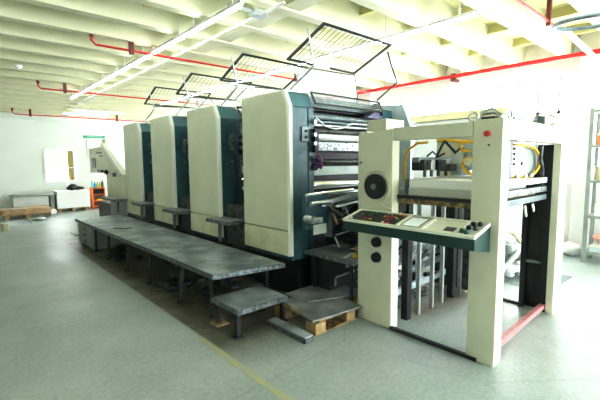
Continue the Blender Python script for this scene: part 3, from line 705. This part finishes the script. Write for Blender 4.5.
for y, u_, c in ((2.39, .2, 'c_white'), (2.24, .28, 'c_red'), (2.19, .3, 'c_yellow'), (2.02, .38, 'c_red'), (1.93, .52, 'c_green'), (1.97, .15, 'c_red'), (2.03, .18, 'c_white')): btn(y, u_, c, .018)
s_ = slab(1.66, 1.86, .07, .93, -.012, -.003).build('display', M['mirrorgrey'], C_)
slab(1.69, 1.83, .2, .8, -.003, .002).build('screen', M['screen'], s_)
tr = slab(1.375, 1.63, .07, .93, -.017, -.010); s_ = tr.build('tray', M['beige_edge'], C_)
slab(1.40, 1.48, .25, .5, -.010, -.006).build('tray_pad', M['dark'], s_)
kn = slab(1.225, 1.35, .07, .93, -.012, -.003).build('knob_plate', M['bluewhite'], C_)
for y, u_ in ((1.26, .8), (1.31, .78), (1.26, .5), (1.31, .5), (1.33, .25), (1.29, .2)):
    n = Vector((-(zb - zf), 0, xb - xf)).normalized(); p = Vector((xf + (xb - xf) * u_, y, zf + (zb - zf) * u_)) - n * .003
    MB().cyl(p, p + n * .026, .018, 12, .014).build('knob', M['black'] if u_ > .4 else M['c_dgreen'], kn)

# vertical stop bars
for i, x in enumerate((3.321, 3.516, 3.784, 3.995, 4.254, 4.421)):
    dk = i in (0, 4); wd = .075 if dk else .03
    B(x - wd / 2, x + wd / 2, 2.10, 2.14 if not dk else 2.17, 0.0 if not dk else .0, 1.20).build('stop_bar', M['dark'] if dk else M['silver'], F)
# carriage rail under the board + cross rails behind, oily mechanics
for z, h, m_ in ((.19, .07, 'bluewhite'), (.56, .10, 'mottled'), (.74, .05, 'greysteel')):
    MB().bar((3.15, 2.34, z), (4.5, 2.34, z + .03), .04, h).build('cross_rail', M[m_], F)
MB().cyl((3.15, 2.4, .34), (4.5, 2.4, .38), .04, 12).build('cross_shaft', M['greysteel'], F)
MB().cyl((3.15, 2.42, .46), (4.5, 2.42, .47), .025, 12).build('cross_shaft', M['steel'], F)
for i in range(40):
    a = (random.uniform(3.15, 4.2), random.uniform(2.25, 2.5), random.uniform(.05, .95)); b = (a[0] + random.uniform(-.1, .3), a[1] + random.uniform(-.05, .1), a[2] + random.uniform(-.15, .2))
    MB().cyl(a, b, random.uniform(.01, .03), 8).build('linkage', random.choice([M['steel'], M['dirtysteel'], M['greysteel'], M['dark']]), F)
for i in range(3):
    z = .08 + .04 * i
    MB().tube([(3.1, 2.3, z), (3.3, 2.27, z - .03), (3.6, 2.3, z + .01), (3.9, 2.26, z)], .018, 8).build('floor_hose', M['dirtysteel'], F)
# corner guides and lift board
bd = B(3.08, 4.42, 1.36, 2.09, 1.205, 1.275).build('lift_board', M['darkwood'], F)
B(3.07, 3.085, 1.36, 2.09, 1.25, 1.28).build('board_trim', M['dark'], bd)
B(3.14, 3.18, 2.16, 2.20, 1.02, 1.774).build('guide_rod', M['dark'], F)
B(3.16, 3.22, 2.22, 2.42, 1.28, 1.40).build('clamp', M['dirtysteel'], F, bevel=.004)
B(3.13, 3.30, 2.12, 2.3, 1.10, 1.26).build('clamp', M['dark'], F, bevel=.004)
B(3.18, 3.22, 2.05, 2.085, 1.28, 1.42).build('sheet_stop', M['greysteel'], F)
# suction head above the pile
hd = B(3.25, 4.1, 1.98, 2.06, 1.575, 1.625).build('suction_head', M['greysteel'], F, bevel=.005)
for x in (3.3, 3.42, 3.55, 3.7, 3.85, 4.0):
    MB().box(x - .035, x + .035, 1.93, 2.07, 1.50, 1.60).build('sucker_block', random.choice([M['dark'], M['dirtysteel'], M['silver']]), hd, bevel=.004)
    MB().cyl((x, 1.95, 1.44), (x, 1.95, 1.50), .016, 10).build('sucker', M['black'], hd)
B(3.5, 3.95, 1.80, 1.92, 1.49, 1.56).build('separator', M['dirtysteel'], hd, bevel=.005)
B(3.62, 3.70, 1.74, 1.86, 1.45, 1.66).build('nozzle_arm', M['silver'], hd, bevel=.005)
MB().cyl((3.50, 1.95, 1.62), (3.56, 1.90, 1.78), .012, 8).cyl((3.56, 1.90, 1.78), (3.6, 1.80, 1.66), .012, 8).build('lever', M['dark'], hd)
MB().tube([(3.5, 2.05, 1.63), (3.52, 2.0, 1.68), (3.5, 1.93, 1.63), (3.52, 1.87, 1.66)], .01, 6).build('air_line', M['black'], hd)
MB().tube([(3.9, 2.0, 1.63), (3.95, 1.93, 1.72), (3.95, 1.83, 1.70), (3.9, 1.78, 1.62)], .01, 6).build('air_line', M['dark'], hd)
# grey gearbox plate behind right opening
gp = B(3.62, 4.44, 1.36, 1.375, 1.455, 1.744).build('gearbox_plate', M['cabgrey'], F)
B(3.75, 4.25, 1.55, 1.80, 1.50, 1.78).build('vacuum_box', M['bluewhite'], F, bevel=.01)
wb = B(3.61, 3.86, 1.30, 1.345, 1.53, 1.71).build('valve_block', M['paper'], F, bevel=.005)
for i in range(4): MB().cyl((3.635, 1.30, 1.69 - .045 * i), (3.635, 1.285, 1.69 - .045 * i), .013, 10).build('port', M['black'], wb)
MB().cyl((3.82, 1.30, 1.56), (3.82, 1.285, 1.56), .018, 10).build('port', M['black'], wb)
B(3.54, 3.61, 1.30, 1.36, 1.42, 1.74).build('bracket_column', M['dark'], F)
pts = []
for i in range(20):
    a = PI / 2 - PI * i / 19; pts.append((4.02 + .36 * math.cos(a), 1.32, 1.575 + .145 * math.sin(a)))
MB().tube([(3.64, 1.33, 1.70), (3.85, 1.32, 1.725)] + pts + [(3.8, 1.32, 1.44), (3.6, 1.33, 1.45)], .013, 8).build('air_hose', M['yellow_hose'], F)
MB().tube([(3.60, 2.36, 1.36), (3.60, 2.37, 1.55), (3.60, 2.34, 1.69), (3.60, 2.22, 1.772), (3.60, 2.1, 1.775)], .014, 8).build('air_hose', M['yellow_hose'], F)
MB().tube([(3.60, 2.0, 1.79), (3.60, 1.85, 1.785), (3.60, 1.75, 1.765), (3.60, 1.60, 1.76)], .014, 8).build('air_hose', M['yellow_hose'], F)
MB().tube([(3.60, 1.75, 1.765), (3.6, 1.77, 1.72), (3.60, 1.73, 1.68), (3.6, 1.66, 1.68)], .013, 8).build('air_hose', M['yellow_hose'], F)
MB().tube([(3.6, 1.62, 1.62), (3.6, 1.72, 1.60), (3.60, 1.74, 1.55), (3.6, 1.70, 1.49), (3.60, 1.64, 1.46)], .013, 8).build('air_hose', M['yellow_hose'], F)
MB().cyl((3.58, 1.68, 1.58), (3.64, 1.68, 1.58), .035, 16).build('rotary_valve', M['beige_hose'], F)
# side rails in right opening
for z, m_ in ((1.39, 'bluewhite'), (1.30, 'mottled'), (1.22, 'greysteel')):
    B(3.45, 4.50, 1.28, 1.34, z - .03, z + .025).build('side_rail', M[m_], F, bevel=.003)
for i, x in enumerate((3.7, 3.9, 4.05)): MB().cyl((x, 1.29, 1.43), (x, 1.29, 1.46), .02, 8).build('thumb_screw', M['silver'], F)
MB().tube([(4.35, 1.30, 1.74), (4.33, 1.30, 1.6), (4.40, 1.30, 1.5), (4.42, 1.3, 1.3), (4.5, 1.32, 1.2)], .018, 8).build('cable', M['dirtysteel'], F)
MB().bar((3.9, 1.28, 1.17), (3.95, 1.28, 1.07), .012, .03).bar((4.1, 1.28, 1.17), (4.15, 1.28, 1.10), .012, .03).build('hanging_tag', M['label'], F)
# on top: crank with motor, hose fittings
cr = MB().box(4.03, 4.09, 1.19, 1.25, 1.76, 1.985).build('crank_post', M['greysteel'], F)
MB().bar((4.06, 1.19, 1.785), (4.32, 1.17, 1.785), .02, .02).build('crank_handle', M['greysteel'], cr)
MB().cyl((4.05, 1.26, 1.955), (4.45, 1.26, 1.975), .045, 14).cyl((4.40, 1.26, 1.975), (4.72, 1.26, 1.99), .055, 14).build('crank_motor', M['beige_hose'], F)
MB().cyl((3.45, 1.25, 1.93), (4.0, 1.25, 1.955), .012, 8).build('crank_shaft', M['greysteel'], F)
e_ = MB()
e_.tube([(3.25 + .035 * math.cos(a), 1.2, 1.945 + .035 * math.sin(a)) for a in [2 * PI * i / 14 for i in range(15)]], .008, 6)
e_.cyl((3.25, 1.2, 1.90), (3.25, 1.2, 1.915), .02, 8); e_.build('lifting_eye', M['silver'], F)
e_ = MB(); e_.tube([(3.1 , 1.42+ .035 * math.cos(a), 1.93 + .035 * math.sin(a)) for a in [2 * PI * i / 14 for i in range(15)]], .008, 6); e_.build('lifting_eye', M['silver'], F)
MB().tube([(3.08, 1.36, 1.905), (3.08, 1.33, 1.945), (3.08, 1.25, 1.95), (3.08, 1.2, 1.905)], .012, 8).tube([(3.1, 1.36, 1.96), (3.1, 1.28, 1.985), (3.1, 1.2, 1.93)], .01, 8).build('loop_handle', M['silver'], F)
B(3.02, 3.10, 1.22, 1.32, 1.90, 1.918).build('handle_base', M['black'], F)

# paper pile on the lift board
t = thing('paper_stack', (3.75, 1.72, 1.275), 'tall white paper stack lying on the feeder board', 'paper stack')
B(3.16, 4.34, 1.42, 2.03, 1.275, 1.345).build('lower_ream', M['paper2'], t)
B(3.15, 4.33, 1.415, 2.02, 1.346, 1.425).build('upper_ream', M['paper'], t, bevel=.006)

# ------------------------------------------------------------------ beyond the feeder
t = thing('electrical_cabinet', (6.6, 3.0, 0), 'pale cabinet with beige top standing behind the feeder by the windows', 'cabinet')
B(5.90, 6.5, 2.45, 3.70, 0, 2.22).build('carcass', M['wallr'], t, bevel=.01)
for a in (2.47, 3.1): 
    d = B(5.885, 5.90, a, a + .6, .1, 2.15).build('door', M['wallr'], t, bevel=.004); B(5.87, 5.885, a + .3, a + .33, 1.1, 1.25).build('handle', M['silver'], d)
tag(B(5.85, 6.55, 2.22, 3.76, 2.225, 2.33).build('beige_crate_lid', M['beigebar'], bevel=.004), 'long flat beige box lying on top of the pale cabinet', 'box')

# pump heap with hoses at the wall
t = thing('vacuum_pump', (6.0, 2.0, 0), 'grey vacuum pump with loop hoses on the floor behind the feeder', 'pump')
MB().cyl((5.85, 2.15, .2), (6.5, 2.05, .2), .15, 18).build('motor', M['greysteel'], t)
B(5.9, 6.45, 1.95, 2.25, 0, .06).build('foot', M['dark'], t)
MB().cyl((6.1, 2.0, .28), (6.1, 2.0, .40), .08, 14).build('filter_pot', M['silver'], t)
MB().tube([(5.85, 2.2, .3), (5.9, 2.2, .5), (6.1, 2.15, .60), (6.3, 2.05, .55), (6.45, 1.95, .35), (6.45, 1.9, .2)], .035, 10).build('suction_hose', M['beige_hose'], t)
MB().tube([(5.4, 1.95, .04), (5.7, 1.95, .12), (6.0, 1.9, .28), (6.3, 1.9, .42), (6.4, 1.95, .3)], .035, 10).build('corrugated_hose', M['grey_hose'], t)
bl = ['leftmost at the bottom', 'second from the left', 'in the middle of', 'right of the middle of', 'near the right end of', 'rightmost at the bottom', 'upper left on', 'upper middle on', 'topmost on', 'lowest in front of']
for i, (x, y, z, r) in enumerate(((5.72, 2.12, .10, .10), (5.86, 1.93, .09, .09), (6.03, 1.86, .10, .10), (6.2, 1.80, .13, .11), (6.38, 1.72, .12, .12), (6.52, 1.66, .10, .09), (5.85, 2.28, .36, .09), (6.05, 2.22, .41, .09), (6.3, 2.12, .41, .10), (6.35, 1.58, .07, .07))):
    tag(MB().blob((x, y, z), r, 16, 11, .24).build('plastic_bag', M['whitebag']), 'crumpled white plastic bag %s the heap by the pump' % bl[i], 'bag', 'white bags heaped by the pump')
tag(B(5.55, 6.5, 1.35, 1.9, 0, .006).build('floor_mat', M['greysteel']), 'grey-blue flat sheet on the floor in front of the pump', 'mat')
for o_ in list(COL.objects):
    if o_.parent is None and (o_.name.startswith('vacuum_pump') or (o_.name.startswith(('plastic_bag', 'floor_mat')) and o_.location.x < 7)): o_.location.x -= .32; o_.location.y += .05
# right metal shelving, front along y
t = thing('metal_shelving', (7.45, 1.1, 0), 'grey metal shelving rack against the window wall at the right edge', 'shelf')
for x in (7.20, 7.62):
    for y in (1.50, .45): B(x - .025, x + .025, y - .025, y + .025, 0, 2.34).build('upright', M['mirrorgrey'], t)
for z in (.15, .71, 1.25, 1.78, 2.30): B(7.18, 7.65, .44, 1.52, z - .018, z + .018).build('shelf_board', M['mirrorgrey'], t)
items = [(.17, 'box', 1.36, .16, .10, 'bluewhite', 'pale blue flat box on the lowest shelf'), (.17, 'box', 1.12, .2, .16, 'paper', 'white box on the lowest shelf'), (.17, 'box', .8, .22, .2, 'mirrorgrey', 'grey box on the lowest shelf'),
         (.73, 'box', 1.33, .15, .17, 'paper', 'small white carton on the second shelf'), (.73, 'box', 1.1, .2, .14, 'c_white', 'low white carton on the second shelf'), (.73, 'box', .85, .2, .22, 'c_brown', 'brown carton on the second shelf'),
         (1.27, 'can', 1.40, .07, .2, 'tin', 'cream tin on the third shelf beside the upright'), (1.27, 'can', 1.2, .07, .22, 'c_lgreen', 'pale green tin on the third shelf'), (1.27, 'can', 1.0, .07, .22, 'c_brown', 'brown tin on the third shelf'),
         (1.8, 'box', 1.36, .13, .17, 'c_orange', 'orange carton on the fourth shelf'), (1.8, 'box', 1.18, .13, .2, 'c_blue', 'blue carton on the fourth shelf'), (1.8, 'can', .98, .07, .2, 'c_red', 'red tin on the fourth shelf')]
for z, kd, y, wd, hh, mm, lab in items:
    a = thing('shelf_%s' % ('carton' if kd == 'box' else 'tin'), (7.32, y, z), lab, 'box' if kd == 'box' else 'tin')
    if kd == 'box':
        B(7.22, 7.45, y - wd / 2, y + wd / 2, z, z + hh).build('carton_body', M[mm], a, bevel=.004); B(7.219, 7.451, y - wd / 2 - .002, y + wd / 2 + .002, z + hh * .82, z + hh + .003).build('lid', M['label'], a)
    else:
        MB().cyl((7.32, y, z), (7.32, y, z + hh), wd, 16).build('can_body', M[mm], a); MB().cyl((7.32, y, z + hh), (7.32, y, z + hh + .012), wd * .93, 16).build('lid', M['silver'], a)
tag(MB().blob((7.4, 1.3, .38), .12, 10, 7, .15, 1, 1.3, .6).build('cloth_bundle', M['c_pinkish']), 'pinkish cloth bundle lying on the lowest shelf', 'cloth')
tag(MB().blob((7.6, 2.06, .13), .14, 12, 8, .15, 1, 1.1, .75).build('cloth_bundle', M['c_pinkish']), 'pinkish bundle on the floor against the wall beside the rack', 'cloth')
tag(MB().blob((7.55, 1.75, .11), .13, 12, 8, .2, 1, 1.1, .8).build('plastic_bag', M['whitebag']), 'white bag on the floor beside the metal rack upright', 'bag')
m_ = MB()
for k in range(4): m_.tube([(7.62 + .13 * math.cos(a), 2.36 + .13 * math.sin(a), .03 + .035 * k) for a in [2 * PI * i / 18 for i in range(19)]], .022, 6)
tag(m_.build('hose_coil', M['beige_hose']), 'coiled tan hose on the floor by the window wall', 'hose')
tag(MB().tube([(7.9, 1.95, 1.25), (7.88, 2.0, 1.0), (7.85, 2.1, .6), (7.8, 2.12, .3), (7.7, 2.1, .12), (7.3, 2.1, .02), (7.0, 2.25, .02)], .013, 8).build('loose_cable', M['paper2']), 'pale cable hanging down the wall beside the metal rack', 'cable')

# ------------------------------------------------------------------ far end of the hall
def pallet(name, x0, x1, y0, y1, label):
    t = thing(name, ((x0 + x1) / 2, (y0 + y1) / 2, 0), label, 'pallet', 'low wooden pallets along the far wall')
    for i in range(3):
        xa = x0 + (x1 - x0 - .12) * i / 2
        for yb in (y0, y1 - .12): B(xa, xa + .12, yb, yb + .12, .0, .10).build('block', M['wood'], t)
    B(x0, x1, y0, y1, .10, .12).build('deck_board', M['wood'], t)
    return t
pallet('pallet', 1.0, 2.13, 13.75, 14.35, 'wooden pallet under the plywood boards at the far left')
for i in range(4):
    z = .125 + .042 * i; dx = (-.05, .0, .03, -.02)[i]
    tag(B(.95 + dx, 2.14 + dx, 13.72, 14.4, z, z + .036).build('plywood_board', M['ply']), '%s plywood board of the stack at the far left' % ['lowest', 'second', 'third', 'topmost'][i], 'board', 'plywood boards')
tag(B(.7, 1.55, 13.74, 13.86, .29, .31).build('pale_plank', M['paper2']), 'pale plank across the front of the plywood stack', 'plank')
B_ = pallet('pallet', 1.3, 2.25, 14.7, 15.35, 'wooden pallet under the grey board stack beside far wall')
t = thing('board_stack', (1.8, 15, .12), 'grey-white board stack with overhanging lid beside the far wall', 'board stack')
B(1.32, 2.24, 14.68, 15.36, .12, .36).build('lower_boards', M['paper2'], t); B(1.32, 2.24, 14.68, 15.36, .365, .56).build('upper_boards', M['paper2'], t); B(1.28, 2.40, 14.62, 15.4, .565, .60).build('lid', M['cabgrey'], t)
pallet('pallet', 2.47, 3.40, 14.65, 15.3, 'wooden pallet under the big white paper stack')
t = thing('paper_stack', (2.95, 14.97, .12), 'large white paper stack on a pallet below the far window', 'paper stack')
B(2.46, 3.42, 14.62, 15.32, .12, .52).build('lower_ream', M['paper'], t); B(2.47, 3.43, 14.61, 15.32, .523, .67).build('upper_ream', M['paper'], t)
t = thing('grey_box', (2.32, 14.95, 0), 'grey upright box between the two stacks at the far wall', 'box')
B(2.29, 2.40, 14.7, 15.2, 0, .54).build('box_body', M['cabgrey'], t); B(2.288, 2.402, 14.69, 15.21, .54, .555).build('lid', M['cabgrey'], t)
m_ = MB(); m_.blob((2.95, 14.85, .79), .14, 12, 8, .2, 1.3, 1, .7); m_.blob((3.15, 14.9, .745), .12, 12, 8, .2, 1.5, 1, .45)
tag(m_.build('black_bag', M['bag']), 'crumpled black bag on top of the large white paper stack', 'bag')
# orange rack
t = thing('orange_rack', (3.78, 15.0, 0), 'orange shelf rack with bottles beside the far wall', 'shelf')
for x in (3.58, 3.97): B(x - .02, x + .02, 14.85, 15.2, 0, .72).build('side_panel', M['orange'], t)
for z in (.05, .26, .48, .70): B(3.58, 3.97, 14.85, 15.2, z, z + .03).build('shelf_board', M['orange'], t)
B(3.60, 3.95, 15.17, 15.19, 0, .7).build('back_panel', M['c_brown'], t)
for i, (x, c, h_) in enumerate(((3.60, 'c_cyan', .24), (3.69, 'c_blue', .2), (3.78, 'c_lgreen', .18), (3.86, 'c_yellow', .18), (3.94, 'c_dgreen', .24))):
    nm = ['pale cyan', 'blue', 'light green', 'yellow', 'dark green'][i]
    a = thing('bottle', (x, 15.0, .73), '%s bottle standing on top of the orange rack' % nm, 'bottle', 'bottles on the orange rack')
    MB().cyl((x, 15.0, .73), (x, 15.0, .73 + h_ * .7), .038, 12).cyl((x, 15.0, .73 + h_ * .7), (x, 15.0, .73 + h_ * .85), .038, 12, .015).build('bottle_body', M[c], a); MB().cyl((x, 15.0, .73 + h_ * .85), (x, 15.0, .73 + h_), .017, 8).build('cap', M['black'], a)
tag(B(3.64, 3.92, 14.9, 15.1, .512, .62).build('tool_box', M['black'], bevel=.01), 'black case on the upper shelf of the orange rack', 'box')
tag(MB().cyl((3.7, 14.88, .31), (3.9, 14.88, .31), .03, 10).build('paper_roll', M['c_yellow']), 'yellow roll on the middle shelf of the orange rack', 'roll')
# notice board
t = thing('notice_board', (3.9, 15.58, 1.8), 'pale notice board with green header on the far wall', 'notice board')
B(3.66, 4.2, 15.565, 15.595, 1.75, 2.45).build('panel', M['poster'], t); B(3.57, 4.27, 15.555, 15.595, 2.49, 2.57).build('header', M['greenhead'], t)
MB().box(3.68, 4.18, 15.55, 15.556, 2.525, 2.54).build('header_line', M['poster'], t)
# small things on the floor at the left
t = thing('paint_tin', (.86, 11.4, 0), 'cream paint tin standing on the floor at the far left', 'tin')
MB().cyl((.84, 11.6, 0), (.84, 11.6, .17), .09, 16).build('can_body', M['tin'], t); MB().cyl((.84, 11.6, .17), (.84, 11.6, .18), .085, 16).build('lid', M['silver'], t)
t = thing('metal_tray', (1.1, 12.6, 0), 'flat silver tray on the floor in front of the plywood stack', 'tray')
MB().box(.98, 1.45, 12.35, 12.75, 0, .02).build('base', M['silver'], t); MB().box(.98, 1.45, 12.33, 12.35, 0, .07).box(.98, 1.45, 12.75, 12.77, 0, .07).box(.96, .98, 12.33, 12.77, 0, .07).box(1.45, 1.47, 12.33, 12.77, 0, .07).build('rim', M['silver'], t)
m_ = MB(); m_.blob((1.72, 13.0, .05), .11, 10, 6, .25, 1.6, 1, .45)
tag(m_.build('foil_scrap', M['silver']), 'crumpled silver foil scrap on the floor before the pallets', 'scrap')
tag(MB().cyl((2.20, 13.7, .14), (2.20, 13.78, .14), .08, 12).build('paper_roll', M['paper']), 'white paper roll end beside the plywood stack', 'roll')
# smoke detector dome
t = thing('smoke_detector', (1.0, 7.6, 3.3), 'small white dome detector under the left ceiling', 'smoke detector')
MB().cyl((1.0, 8.55, 3.28), (1.0, 8.55, 3.32), .06, 16).build('base', M['frame_white'], t); MB().blob((1.0, 8.55, 3.28), .045, 12, 8, 0, 1, 1, .6).build('dome', M['frame_white'], t)

# ------------------------------------------------------------------ light
W = bpy.data.worlds.new('daylight'); SC.world = W; W.use_nodes = True
bg = W.node_tree.nodes['Background']; bg.inputs[0].default_value = (.93, .955, 1, 1); bg.inputs[1].default_value = 11.0
def area(name, loc, rot, sx, sy, e, c=(1, 1, 1)):
    l = bpy.data.lights.new(name, 'AREA'); l.shape = 'RECTANGLE'; l.size = sx; l.size_y = sy; l.energy = e; l.color = c
    o = bpy.data.objects.new(name, l); COL.objects.link(o); o.location = loc; o.rotation_euler = rot; return o

# ------------------------------------------------------------------ camera
cx = Vector((0.7466498, -0.6651586, -0.0088384)); cy = Vector((0.0730771, 0.0688095, 0.9949498)); cz = Vector((-0.6611912, -0.7435249, 0.0999844))
cam = bpy.data.cameras.new('camera'); co = bpy.data.objects.new('camera', cam); COL.objects.link(co)
m4 = Matrix(((cx.x, cy.x, cz.x, 0), (cx.y, cy.y, cz.y, 0), (cx.z, cy.z, cz.z, 1.6), (0, 0, 0, 1)))
co.matrix_world = m4
cam.sensor_width = 36; cam.lens = 389.0 / 600 * 36; cam.clip_start = .05; cam.clip_end = 200
SC.camera = co
SC.view_settings.view_transform = 'Standard'; SC.view_settings.look = 'None'; SC.view_settings.exposure = 0.98
vs_ = SC.view_settings; vs_.use_curve_mapping = True
cv = vs_.curve_mapping.curves[3]; cv.points.new(.10, .070); cv.points.new(.5, .52); vs_.curve_mapping.update()
SC.cycles.use_denoising = True
SC.cycles.max_bounces = 8; SC.cycles.diffuse_bounces = 5; SC.cycles.transparent_max_bounces = 16
SC.cycles.sample_clamp_indirect = 8
